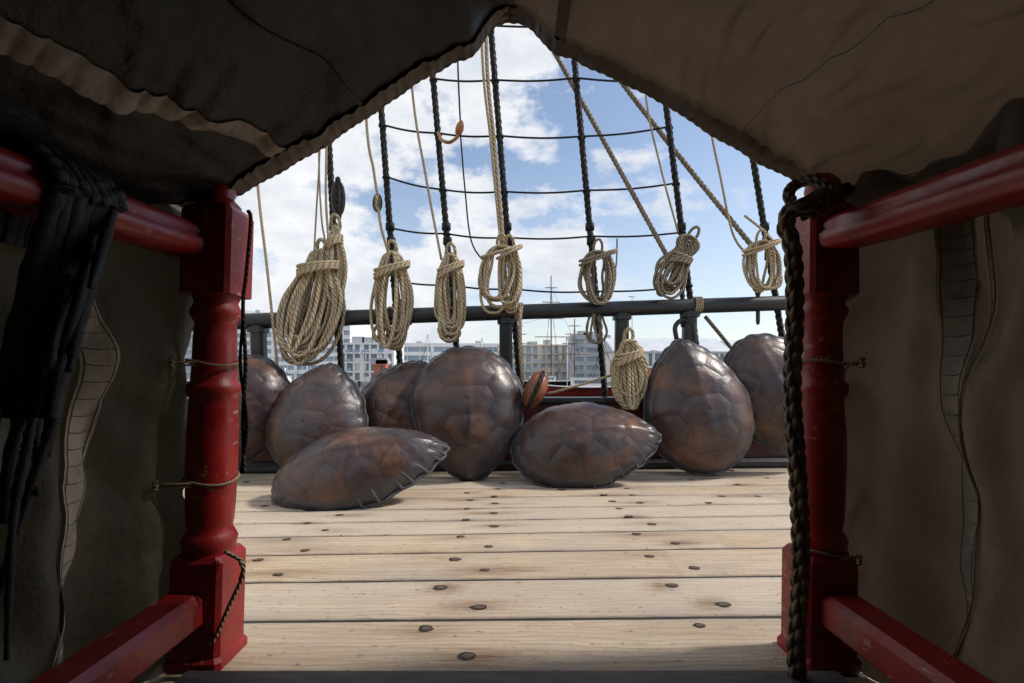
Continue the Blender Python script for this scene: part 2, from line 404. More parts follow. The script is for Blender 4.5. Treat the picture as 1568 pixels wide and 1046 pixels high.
# ---------------------------------------------------------------- rope coils
def hank(c,w,h,n,mat,r=.0105,lean=0,wrap=.2,dep=.05,seed=0,tilt=0,nk=.52,rings=4,inner=.12):
    rnd=random.Random(seed); A=Acc()
    rot=Matrix.Rotation(tilt,3,'Y')
    for i in range(n):
        fr_=(i+.6)/n
        wi=w/2*(inner+(1-inner)*fr_)*rnd.uniform(.85,1.1); hi=h*rnd.uniform(.74,1.0); yo=rnd.uniform(-dep,dep)*(1.15-fr_*.5); sh=rnd.uniform(-.1,.1)*w; ph=rnd.uniform(0,9)
        pts=[]
        for k in range(48):
            a=2*math.pi*k/48; q=(1-math.cos(a))/2
            sn=math.sin(a); sq=math.copysign(abs(sn)**.7,sn)
            nar=1-nk*math.exp(-((q-wrap*.95)/.13)**2) if q<wrap*.95 else 1-nk*math.exp(-((q-wrap*.95)/.28)**2)
            x=wi*sq*nar+sh*q+lean*q*h
            z=-hi*q+.03*h*(1-q)*(1-2*fr_*rnd.uniform(.2,.3))
            y=yo*(.3+.7*q)*nar+.012*math.sin(a+ph)
            x+=.022*nz(k*.12,i*3.3,seed)*sm(0,.4,q); y+=.018*nz(k*.12+9,i*3.3,seed)
            pts.append(c+rot@Vector((x,y,z)))
        A.tube(pts,r*rnd.uniform(.92,1.05),mat,7,True)
    for j in range(rings):
        z=-wrap*h-.019*j; ww=w*(.29+.22*(1-nk/.52)); 
        sl=.03*(1-nk/.52)
        pts=[c+rot@Vector((ww*math.cos(a)+lean*wrap*h,(dep+.018)*math.sin(a),z+.015*math.sin(a+j*.6)+(.01+sl)*math.cos(a))) for a in [2*math.pi*k/26 for k in range(26)]]
        A.tube(pts,r,mat,7,True)
    pts=[c+rot@Vector((.028*math.cos(a),.01-.02*math.sin(a),.035+.05*math.sin(a))) for a in [2*math.pi*k/20 for k in range(20)]]
    A.tube(pts,r,mat,7,True)
    return A.obj('rope_coil')
def H(px,py,w,h,n,mat=R,Y=3.24,**k): hank(S(px,py,Y),w*Y/784,h*Y/784,n,mat,**k)
H(492,388,98,170,24,lean=-.19,seed=1,r=.012,dep=.08,wrap=.10,nk=.45)
H(513,350,34,112,9,seed=11,dep=.03,wrap=.12)
H(600,390,62,144,14,seed=2,r=.0112,dep=.05,wrap=.12,nk=.22,rings=3,inner=.3)
H(690,394,45,130,12,seed=3,r=.0105,wrap=.10,nk=.2,rings=3,inner=.3)
H(768,380,62,100,7,seed=4,r=.010,wrap=.05,lean=-.06,nk=.05,rings=1,inner=.45)
H(780,382,38,96,6,seed=14,r=.010,wrap=.05,nk=.05,rings=1,inner=.45)
H(916,387,58,82,11,M['ropeg'],seed=5,Y=3.32,r=.009,wrap=.05,nk=.05,rings=2,inner=.35)
H(1058,366,56,98,14,M['ropeg'],seed=6,Y=3.36,r=.010,tilt=.5,dep=.05,wrap=.3)
H(1166,372,56,82,8,seed=7,Y=3.38,r=.009,wrap=.05,nk=.05,rings=2,inner=.4)
H(963,524,54,102,13,seed=8,Y=3.24,r=.0112,wrap=.14,nk=.35)
H(912,480,34,46,4,M['ropeg'],seed=9,Y=3.38,r=.008,nk=.1,rings=0)
H(598,492,58,44,5,seed=19,Y=3.3,r=.010,nk=.1,rings=0); H(690,492,40,32,4,seed=20,Y=3.3,r=.010,nk=.1,rings=0)
for px in (-1.13,-.76,-.39,-.05,.55,1.14,1.66): pin(px)
A=Acc(); A.tube(spline([S(1036,520,3.4),S(1034,500,3.4),S(1046,490,3.4),S(1060,498,3.4),S(1064,530,3.4)],8),.016,M['black'],10); A.obj('iron_hook')
M['gold']=paint('varnished_wood',(.38,.14,.03),(.22,.08,.02),.35,18,.4)
A=Acc(); c=S(704,196,3.3)
A.lathe([(.004,-.05),(.02,-.04),(.027,-.01),(.024,.02),(.012,.045),(.004,.05)],c,M['gold'],14,Vector((.25,0,1)))
A.tube(spline([S(671,203,3.42),S(676,214,3.36),S(688,218,3.3),S(700,210,3.3),S(706,198,3.3)],6),.011,M['gold'],8); A.obj('rigging_toggle')
M['blockw']=paint('block_wood',(.03,.025,.02),(.06,.05,.04),.45,20,.4)
def pblock(name,c,s,axis=Vector((0,0,1)),mat=None,squash=1):
    A=Acc(); mat=mat or M['blockw']
    prof=[(.1*s*squash,-1*s),(.42*s*squash,-.85*s),(.6*s*squash,-.4*s),(.64*s*squash,0),(.6*s*squash,.4*s),(.42*s*squash,.85*s),(.1*s*squash,s)]
    A.lathe(prof,c,mat,18,axis)
    R_=axis.to_track_quat('Z','Y').to_matrix()
    A.tube([c+R_@Vector((.66*s*squash*math.cos(a),0.0,1.1*s*math.sin(a))) for a in [2*math.pi*k/24 for k in range(24)]],.13*s,M['tar'],8,True)
    A.tube([c+R_@Vector((0,.3*s*math.cos(a),.9*s*math.sin(a))) for a in [2*math.pi*k/24 for k in range(24)]],.30*s*squash,mat,8,True)
    A.obj(name)
pblock('pulley_block',S(518,304,3.4),.12,Vector((-.02,0,1)),None,.35)
pblock('pulley_block',S(578,311,3.32),.05,Vector((0,0,1)),M['rope'],.8)
M['ochre']=paint('ochre_wood',(.30,.10,.03),(.09,.035,.02),.4,14,.4)
pblock('pulley_block',S(820,597,3.1),.105,Vector((.45,0,1)),M['ochre'])

# ---------------------------------------------------------------- turtle shells
def shellmat(name,warm):
    m,nt,b=newmat(name)
    at=N(nt,'ShaderNodeAttribute',attribute_name='Col'); se=nt.nodes.new('ShaderNodeSeparateColor'); nt.links.new(at.outputs[0],se.inputs[0])
    cc=coords(nt); n1=noi(nt,cc,5,5,.6); n2=noi(nt,cc,24,5,.65); n3=noi(nt,coords(nt,scale=(1,1,.6)),3.2,3,.5)
    col=mix(nt,ramp(nt,n1,.36,.66),(.026,.016,.017),(.062,.034,.027))
    fac=mathn(nt,'MULTIPLY',se.outputs[0],ramp(nt,mathn(nt,'ADD',mathn(nt,'MULTIPLY',n1,.75),mathn(nt,'MULTIPLY',n2,.25)),.42,.64))
    col=mix(nt,mathn(nt,'MULTIPLY',fac,.85),col,(.19*warm,.080*warm,.034*warm))
    col=mix(nt,mathn(nt,'MULTIPLY',ramp(nt,n3,.44,.66),.6),col,(.050,.042,.050))
    col=mix(nt,mathn(nt,'MULTIPLY',se.outputs[1],.55),col,(.016,.011,.010))
    col=mix(nt,se.outputs[2],col,(.036,.035,.040))
    nt.links.new(col,b.inputs['Base Color'])
    rg=ramp(nt,n2,.3,.7,(.29,)*3,(.44,)*3); nt.links.new(rg,b.inputs['Roughness'])
    b.inputs['Specular IOR Level'].default_value=.48
    bump(nt,b,mathn(nt,'ADD',mathn(nt,'MULTIPLY',n2,.5),n1),.45,.012); return m
M['shell']=shellmat('shell_leather',1.0)
M['rimm']=paint('shell_rim_leather',(.028,.028,.032),(.085,.082,.09),.55,25,.8)
M['tab']=paint('rawhide_stitch',(.30,.26,.21),(.20,.17,.14),.6,30,.5)
def shell(C,tip,nrm,L,W,Hh,seed,tabs=False,orange=1.0,trange=(.45,.95),side=1,full=.3,rimw=.045):
    rnd=random.Random(seed)
    a=tip.normalized(); n=(nrm-a*nrm.dot(a)).normalized(); bb=n.cross(a)
    def outl(th):
        t=(1-math.cos(th))/2
        if not 0<t<1: return ((t-.5)*L,0)
        wv=(t**.44)*((1-t)**.70)/.472
        wv=wv*(1-full)+full*math.sin(math.pi*t)**.7
        wv*=1+.018*math.cos(t*21+seed)*sm(.1,.3,t)
        return ((t-.5)*L, math.copysign(1,math.sin(th))*wv*W/2)
    cent=(-.06*L,0)
    sc_=[]
    for t in (.03,.24,.45,.66,.86): sc_.append(((t-.5)*L,0))
    for t,wf in ((.12,.40),(.34,.42),(.55,.40),(.76,.32)):
        for sg in (-1,1): sc_.append(((t-.5)*L,sg*wf*W))
    sc_=[(x+rnd.uniform(-.012,.012),y+rnd.uniform(-.012,.012)) for x,y in sc_]
    tint=[rnd.choice((.1,.3,.7,1,1)) for _ in sc_]
    NT,NR=168,56; A=Acc(); cols=[]
    def P(x,y,z): return C+a*x+bb*y+n*z
    A.v.append(P(cent[0],cent[1],Hh)); cols.append((.5*orange,0,0,1))
    nsc=19+seed%4
    for i in range(1,NR+1):
        r=(i/NR)**.8
        for k in range(NT):
            th=2*math.pi*k/NT; o=outl(th); x=cent[0]+r*(o[0]-cent[0]); y=cent[1]+r*(o[1]-cent[1])
            z=Hh*(.84*(1-r**2.5)**.58+.16*(1-r)**.9)
            ds=sorted((math.hypot((x-q[0])*1.2,(y-q[1])*.85),j) for j,q in enumerate(sc_))[:2]
            g=ds[1][0]-ds[0][0]; gr=math.exp(-(g/.009)**2); fade=1-r**5
            z+=(.0042*sm(0,.09,g)-.0016*gr)*fade
            z+=.008*math.exp(-(y/(.05*W))**2)*(1-r*r)
            z+=.018*nz(x*4+seed,y*4)*(1-r*r)
            rim=sm(1-rimw*1.9,1-rimw,r)
            if rim>0:
                s=.5+.5*math.sin(th*nsc+2*nz(th*3,seed)); s2=s**3
                z+=-.012*s2*rim+.006*rim*(1-s)
                q=1+(.015+.024*s)*rim
                x=cent[0]+(x-cent[0])*q; y*=q
            cen=max(0,1-ds[0][0]/.18)
            tn=0; wsum=0
            for dd,j in ds:
                w_=math.exp(-((dd-ds[0][0])/.02)); tn+=tint[j]*w_; wsum+=w_
            A.v.append(P(x,y,z)); cols.append((min(1,tn/wsum*orange*(.45+.75*cen)),gr,rim*(.9 if rimw>.05 else .8),1))
    for k in range(NT): A.face([0,1+k,1+(k+1)%NT],M['shell'])
    for i in range(NR-1):
        for k in range(NT):
            k2=(k+1)%NT; p=1+i*NT; A.face([p+k,p+NT+k,p+NT+k2,p+k2],M['shell'])
    base=1+(NR-1)*NT; o=len(A.v); A.v.append(P(cent[0],0,.03)); cols.append((0,0,1,1))
    for k in range(NT): A.face([base+(k+1)%NT,base+k,o],M['rimm'])
    rp=[]
    for k in range(NT):
        th=2*math.pi*k/NT; ou=outl(th); s=.5+.5*math.sin(th*nsc+2*nz(th*3,seed)); f_=1.018+.024*s
        rp.append(P(cent[0]+(ou[0]-cent[0])*f_,ou[1]*f_,-.004-.006*s**3))
    A.tube(rp,.0085,M['rimm'],8,True)
    if tabs:
        for q in range(8):
            th=math.pi*lerp(trange[0],trange[1],(q+rnd.uniform(-.2,.2))/7)*side; ou=outl(th); r=1-rimw*1.6
            p0=P(cent[0]+r*(ou[0]-cent[0]),r*ou[1],Hh*.84*(1-r**2.5)**.58+.004); p1=P(cent[0]+(ou[0]-cent[0])*1.03,ou[1]*1.03,.0)
            pm=(p0+p1)/2+n*.008
            A.tube(spline([p0,pm,p1],5),.0065,M['rimm'],8,rf=lambda t:.6+.8*t)
            if q%2==0: A.tube([pm+n*.004,pm.lerp(p1,.5)+n*.005],.004,M['tab'],6)
    cols+=[(0,0,0,1)]*(len(A.v)-len(cols))
    A.obj('turtle_shell',cols=cols)
V=Vector
shell(S(374,628,3.12),V((-.1,-.15,-1)),V((.15,-1,.2)),.66,.52,.17,21)
shell(S(612,620,3.24),V((.55,.15,1)),V((0,-1,.25)),.60,.50,.14,23,full=.45)
shell(S(487,642,3.08),V((.16,.22,1)),V((-.05,-1,.25)),.67,.61,.17,22,full=.3)
shell(S(717,632,3.12),V((.08,-.22,-1)),V((.05,-1,.12)),.81,.67,.20,24,full=.3)
shell(S(1066,620,3.2),V((-.20,.2,1)),V((-.05,-1,.18)),.83,.65,.18,27,full=.25)
shell(S(1185,605,3.32),V((.42,-.1,-1)),V((-.1,-1,.15)),.80,.61,.17,28,full=.4)
shell(S(896,680,2.98),V((1,-.05,.12)),V((-.05,-.82,.62)),.84,.55,.18,26,True,1,(.50,.97),-1,.35,.065)
shell(S(553,718,2.55),V((1,.1,.24)),V((-.12,-.72,.75)),.85,.46,.19,25,True,1.2,(.50,.97),-1,.3,.065)

# ---------------------------------------------------------------- red newel posts
def post(sg,lean):
    A=Acc(); X=.674*sg; Yc=1.13; m=M['red']
    def c(z): return V((X+lean*z,Yc,z))
    def blk(z0,z1,w,ch=.08):
        p,q=c(z0),c(z1); h=w/2; k=w*ch; o=len(A.v)
        prof=[(-h+k,-h),(h-k,-h),(h,-h+k),(h,h-k),(h-k,h),(-h+k,h),(-h,h-k),(-h,-h+k)]
        rings=[(p,1),(q-V((0,0,.012)),1),(q,.86)]
        for e,s in rings:
            for x,y in prof: A.v.append(e+V((x*s,y*s,0)))
        for r in range(2):
            for i in range(8):
                j=(i+1)%8; A.face([o+r*8+i,o+r*8+j,o+r*8+8+j,o+r*8+8+i],m,None,False)
        A.face([o+16+i for i in range(8)],m,None,False); A.face([o+7-i for i in range(8)],m,None,False)
    blk(0,.235,.112); blk(.0,.028,.125)
    blk(.795,.985,.108)
    prof=[(.050,.235),(.054,.25),(.056,.262),(.050,.275),(.044,.285),(.047,.30),(.049,.34),(.051,.42),(.0505,.50),(.048,.555),(.047,.572),(.053,.58),(.0545,.59),(.053,.60),(.046,.607),(.045,.63),(.043,.70),(.041,.735),(.045,.742),(.050,.752),(.051,.762),(.046,.772),(.043,.78),(.047,.79),(.05,.797)]
    o=len(A.v); seg=36
    for r,z in prof:
        for k in range(seg):
            a=2*math.pi*k/seg; A.v.append(c(z)+V((r*math.cos(a),r*math.sin(a),0)))
    for i in range(len(prof)-1):
        for k in range(seg):
            k2=(k+1)%seg; A.face([o+i*seg+k,o+i*seg+k2,o+(i+1)*seg+k2,o+(i+1)*seg+k],m)
    A.lathe([(.04,0),(.045,.01),(.036,.02),(.03,.028),(.037,.045),(.034,.062),(.02,.078),(.004,.084)],c(.982),m,28)
    return A.obj('red_newel_post')
post(-1,.028); post(1,.012)
def railz(y,sg): return (.893 if sg<0 else .905)-(.055 if sg<0 else .07)*(1.085-y)
def rails(sg):
    A=Acc(); X=.69*sg
    prof=[(-.042,-.012),(-.046,0),(-.046,.012),(-.034,.022),(-.038,.03),(-.03,.045),(-.01,.054),(.01,.054),(.03,.045),(.038,.03),(.034,.022),(.046,.012),(.046,0),(.042,-.012),(.03,-.02),(-.03,-.02)]
    ys=[1.085-.04*i for i in range(62)]; o=len(A.v); n=len(prof)
    for y in ys:
        for x,z in prof: A.v.append(V((X+x,y,railz(y,sg)+z+.002*nz(y*3,x))))
    for i in range(len(ys)-1):
        for k in range(n):
            k2=(k+1)%n; A.face([o+i*n+k,o+i*n+k2,o+(i+1)*n+k2,o+(i+1)*n+k],M['red'],None,True)
    A.face([o+k for k in range(n)],M['red'],None,False)
    A.obj('red_handrail')
    A=Acc(); A.prism(V((X,1.08,.125)),V((X,-1.4,.125)),.085,.075,M['red'],.18); A.obj('red_bottom_rail')
rails(-1); rails(1)

# ---------------------------------------------------------------- canvas roof
def interp(pts):
    P=spline([V((p[0],0,p[1])) for p in pts],10)
    L=[0]
    for i in range(1,len(P)): L.append(L[-1]+(P[i]-P[i-1]).length)
    def f(s):
        x=s*L[-1]
        for i in range(1,len(P)):
            if L[i]>=x-1e-9: 
                t=(x-L[i-1])/max(1e-9,L[i]-L[i-1]); return P[i-1].lerp(P[i],t)
        return P[-1]
    return f
YE=1.15
eL=interp([(p.x,p.z) for p in [S(a,b,YE) for a,b in ((776,30),(750,44),(722,82),(690,93),(640,122),(580,164),(520,203),(470,236),(425,262),(385,283),(340,303),(288,320))]])
eR=interp([(p.x,p.z) for p in [S(a,b,YE) for a,b in ((776,30),(812,40),(850,78),(880,86),(930,112),(1000,146),(1060,182),(1120,220),(1170,250),(1235,278),(1312,308))]])
def ridged(x,y,z=0): return 1-2*abs(nz(x,y,z))
def roofpt(e,sg,s,v,off=0):
    p=e(s); Y=YE-v*2.5; k=sm(0,.16,v)
    x=p.x+sg*.07*s*k; z=p.z
    z-=(.10 if sg<0 else .085)*k*s**3
    z+=.05*math.sin(math.pi*s)*k*(.6 if sg<0 else .9)
    edge=sm(0,.07,v)*math.sin(math.pi*min(1,s*.97+.02))
    if sg<0:
        fold=math.sin(s*17+v*9*sg+2*nz(s*3,v*4,sg))*.5+.5*ridged(s*7+v*6,v*5-s*2,3)
        z+=fold*.030*edge
        bandd=math.exp(-((s-(.70+v*.45))/.12)**2)
        z+=.014*ridged(v*45+s*8,s*5,7)*bandd*sm(0,.02,v)
    else:
        ph=s*12-v*20+2.4*nz(s*2.5,v*5,2); fold=math.sin(ph)*.5+.75*ridged(s*6-v*10,v*3+s*1.5,5)
        z+=fold*.046*edge
        z+=.016*ridged(s*16+v*10,v*9,9)*sm(.30,.7,s)*sm(0,.03,v)
    z+=.02*nz(s*5,v*9,sg*4)*sm(0,.05,v)
    z+=.009*nz(s*26,v*20,sg)*sm(0,.03,v)
    y=Y+.012*nz(s*11,v*3,7)
    return V((x+off*sg*(-.5),y,z-off*.85))
def roof(e,sg,mat):
    A=Acc(); A.grid(lambda s,v:roofpt(e,sg,s,v**1.3),160,210,mat,(1,2.5))
    def hem(s,v):
        p=roofpt(e,sg,s,.0005+v*.016); rib=.002*math.sin(s*190+3*nz(s*20,0))+.004*nz(s*40,v)
        return p+V((sg*-.004,-.004,-.006+rib))
    A.grid(hem,420,4,M['hemd'] if sg<0 else mat)
    A.tube([roofpt(e,sg,i/300,0)+V((0,.0,-.002+.0012*math.sin(i*.9))) for i in range(301)],.0055,M['hemd'],8)
    if sg<0:
        def band(u,v):
            s=.70+.162*u+(v-.5)*.045+.006*nz(u*9,0); return roofpt(e,sg,s,.008+u*.36,.005+.0012*nz(u*60,v*2))
        A.grid(band,500,8,M['hemr'])
        def seam(u,v):
            s=.45+.3*u+(v-.5)*.012; return roofpt(e,sg,s,.008+u*.4,.004)
        A.grid(seam,300,3,mat)
    else:
        def band(u,v):
            s=.16+(v-.5)*.03; return roofpt(e,sg,s,.002+u*.5,.005)
        A.grid(band,300,4,mat)
        for s0,ds in ((.985,-.16),(.66,.1)):
            for k in range(110):
                u=k/110*.8; 
                A.tube([roofpt(e,sg,s0+ds*u,.01+u*.4,.0015),roofpt(e,sg,s0+ds*(u+.0035),.01+(u+.0045)*.4,.0015)],.0012,M['hemd'],4)
    return A.obj('canvas_tent_roof')
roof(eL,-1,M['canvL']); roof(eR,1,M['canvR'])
A=Acc(); A.tube(spline([S(778,16,1.2),V((0,.6,1.47)),V((0,-1.3,1.47))],12),.022,M['canvL'],10)
for k in range(5):
    a=S(760+k*9,22+3*(k%2),1.13); A.tube(spline([a,a+V((.01*(k-2),-.05,.05)),a+V((.05*(k-2),-.2,.12))],6),.012,M['canvL'],8)
A.obj('tent_ridge_rope')

# ---------------------------------------------------------------- side curtains
def curt(sg,Y,z):
    x=.775-.075*sm(.95,1.13,Y)
    x+=.030*math.sin(Y*22+2.6*nz(Y*3,z*2,sg))*sm(1.15,.9,Y)+.013*math.sin(Y*41+z*5+3*nz(Y*4,z*3,9))
    x+=.045*nz(Y*5,z*3,sg*3)+.020*ridged(Y*8+z*3,z*4-Y*2,sg*5)+.007*nz(Y*18,z*9,sg)
    x-=.06*sm(.35,0,z)*sm(1.0,.7,Y)
    return V((x*sg,Y,z))
def wallpt(sg,a,b,x=.745):
    Y=x*784/abs(a-784); return Y,EYE+(575-b)/784*Y
def curtain(sg,mat):
    A=Acc()
    def f(u,v):
        z=.0+v*1.04; Y=lerp(1.165,-1.4,u**1.15)
        if u<.08: Y-=(.03*max(0,math.sin(z*22))**3)*(1-u/.08)
        return curt(sg,Y,z)
    A.grid(f,260,120,mat,(2.5,1))
    A.obj('canvas_side_curtain')
curtain(-1,M['canvW']); curtain(1,M['canvWR'])
def ribbon(sg,pts,w,mat,ribs=60):
    YZ=spline([V((0,*wallpt(sg,*p))) for p in pts],14); n=len(YZ)-1; A=Acc()
    def f(u,v):
        i=min(n-1,int(u*n)); q=YZ[i].lerp(YZ[i+1],u*n-i); Y=q.y+(v-.5)*w*(1+.08*nz(u*12,0)); 
        p=curt(sg,Y,q.z); rib=.0012*nz(u*ribs*1.2,v*1.5,4); edge=.0012 if .06<v<.94 else 0
        p.x-=sg*(.0075+edge+rib); return p
    A.grid(f,ribs*10,8,mat)
    for k in range(int(ribs*.8)):
        u=(k+.5)/(ribs*.8)
        A.tube([f(u,.12)-V((sg*.0008,0,0)),f(u+.003,.5)-V((sg*.0006,0,0)),f(u,.88)-V((sg*.0008,0,0))],.0007,M['hemd'],4)
    for vv in (.1,.9):
        A.tube([f(k/200,vv)-V((sg*.0006,0,0)) for k in range(200)],.0006,M['hemd'],4)
    return A.obj('canvas_webbing_strip')
ribbon(-1,[(158,330),(162,440),(178,540),(160,640),(150,740),(124,860),(98,960),(88,1100)],.048,M['hem'],34)
ribbon(1,[(1420,330),(1420,430),(1424,560),(1430,700),(1434,850),(1436,960),(1448,1100)],.046,M['hemr'],34)
ribbon(1,[(1456,330),(1456,430),(1460,560),(1466,700),(1470,850),(1470,960),(1484,1100)],.014,M['hemr'],50)
A=Acc(); A.grid(lambda u,v:(lerp(-.85,.85,u)+0,-1.35+.03*math.sin(u*40),v*1.5),60,10,M['canvL']); A.obj('unseen_light_blocker')  # unseen canvas added behind the camera to keep light out of the tent

def tie(sg,py,name='canvas_tie'):
    A=Acc(); z=EYE+(575-py)/784*1.13; c=V((.674*sg+(.028 if sg<0 else .012)*z,1.13,z)); r=.054
    pts=[c+V((r*math.cos(a),r*math.sin(a),.006*math.sin(a*2))) for a in [2*math.pi*k/30 for k in range(30)]]
    A.tube(pts,.0028,M['twine'],6,True)
    e=curt(sg,1.06,z); e.x-=sg*.006
    A.tube([c+V((sg*.01,-r,0)),(c+V((sg*.03,-r,0))+e)/2,e],.0026,M['twine'],6)
    A.tube([c+V((sg*.01,-r,-.006)),(c+V((sg*.03,-r,-.01))+e)/2,e],.0026,M['twine'],6)
    for k in range(3): A.tube(spline([e,e+V((-.010*sg,-.006,.010*(k-1))),e+V((-.003*sg,-.008,.005*(k-1)))],4),.0035,M['twine'],6)
    A.obj(name)
for py in (556,733): tie(-1,py)
for py in (556,838): tie(1,py)

A=Acc()
p=spline([S(1290,292,1.16),S(1262,300,1.04),S(1232,316,.99),S(1212,322,1.0),S(1203,345,1.01),S(1214,385,1.02),S(1217,480,1.02),S(1213,600,1.02),S(1221,720,1.02),S(1226,860,1.02),S(1219,1000,1.02),S(1226,1090,1.02)],14)
laid(A,p,.0175,M['brownrope'],5.5,9)
p=spline([S(1215,318,1.02),S(1208,296,1.05),S(1220,282,1.10),S(1246,276,1.06),S(1275,296,1.02),S(1262,320,1.0),S(1225,330,1.0)],12)
laid(A,p,.012,M['brownrope'],5.5,8)
A.obj('thick_laid_rope')
line('cord',[(368,860),(372,880),(352,925),(330,975),(322,985)],1.055,1.055,.0042,M['twine'])
line('cord',[(345,845),(372,862),(368,888)],1.08,1.055,.0042,M['twine'])
line('cord',[(380,322),(384,340),(377,420),(372,470),(376,560),(372,640),(374,725)],1.04,1.06,.0042,M['brownrope'])
line('cord',[(372,490),(368,560),(378,650),(369,725)],1.05,1.06,.0035,M['tar'])
for i,(pix,r) in enumerate((([(172,300),(150,390),(124,480),(106,570)],.011),([(160,300),(140,400),(110,500),(84,600),(70,700)],.010),([(148,300),(122,400),(84,520),(56,640),(46,690)],.011),
              ([(134,300),(108,420),(74,540),(60,640)],.010),([(118,300),(92,420),(54,560),(20,690),(8,800)],.012),([(84,640),(56,720),(24,820),(-6,930)],.007),([(50,640),(38,700),(20,800),(10,1010)],.006),([(100,300),(70,420),(34,540),(12,640)],.011),
              ([(84,300),(48,420),(16,540),(-14,660)],.012),([(164,300),(142,350),(128,430),(96,540)],.009),([(102,420),(82,520),(72,600),(54,650),(58,760)],.006),([(180,296),(168,340),(150,400),(138,440)],.007))):
    Yh=.64*784/(784-pix[0][0]); A=Acc(); pts=[]
    if pix[0][1]<330:
        zt=railz(Yh,-1)+.06
        pts=[V((-.75,Yh,zt-.12)),V((-.725,Yh,zt-.02)),V((-.69,Yh,zt+r)),V((-.65,Yh,zt-.015)),V((-.632,Yh,zt-.05))]
    pts+=[S(a,b,lerp(Yh,min(Yh,.72),sm(0,1,k/(len(pix)-1)))) for k,(a,b) in enumerate(pix)]
    A.tube(spline(pts,12),r,M['tarcloth'],10,rf=lambda t:(1+.5*nz(t*26,r*900,i))*(1-.4*sm(.85,1,t)))
    A.obj('tarred_hanging_rope')

# ---------------------------------------------------------------- harbour
m,nt,b=newmat('water'); b.inputs['Base Color'].default_value=(.03,.055,.06,1); b.inputs['Roughness'].default_value=.12
bump(nt,b,noi(nt,coords(nt,scale=(1,.4,1)),1.2,6,.6),.6,.15)
A=Acc(); A.v+=[V((-4000,-3000,-2.4)),V((4000,-3000,-2.4)),V((4000,5000,-2.4)),V((-4000,5000,-2.4))]; A.face([0,1,2,3],m,None,False); A.obj('water')
M['conc']=paint('quay_concrete',(.32,.31,.29),(.42,.41,.38),.8,.3,0)
M['white']=paint('white_render',(.74,.74,.73),(.80,.80,.79),.6,.5,0)
M['grey']=paint('grey_cladding',(.38,.40,.42),(.46,.48,.50),.5,.5,0)
M['roofm']=paint('metal_roof',(.50,.52,.55),(.60,.62,.64),.4,.2,0)
M['cream']=paint('cream_render',(.60,.52,.42),(.68,.6,.5),.7,.5,0)
M['org']=paint('orange_panel',(.45,.12,.06),(.5,.14,.07),.5,.5,0)
M['hullr']=paint('red_hull',(.30,.03,.025),(.24,.025,.02),.4,.4,0)
M['hullb']=paint('dark_hull',(.02,.03,.045),(.03,.04,.05),.4,.4,0)
M['spar']=paint('varnished_spar',(.20,.11,.055),(.26,.15,.08),.5,.5,0)
M['green']=paint('green_paint',(.02,.18,.10),(.02,.14,.08),.4,.4,0)
m,nt,b=newmat('window_glass'); b.inputs['Base Color'].default_value=(.16,.20,.24,1); b.inputs['Roughness'].default_value=.12; M['glass']=m
m,nt,b=newmat('blue_glass'); b.inputs['Base Color'].default_value=(.30,.38,.46,1); b.inputs['Roughness'].default_value=.15; M['bglass']=m
A=Acc(); A.box((-420,150,-6),(420,420,-1.2),M['conc'])
for i in range(80): A.box((-200+i*5,149.6,-4),(-199.4+i*5,149.98,-1.0),M['black'])
A.obj('quay')
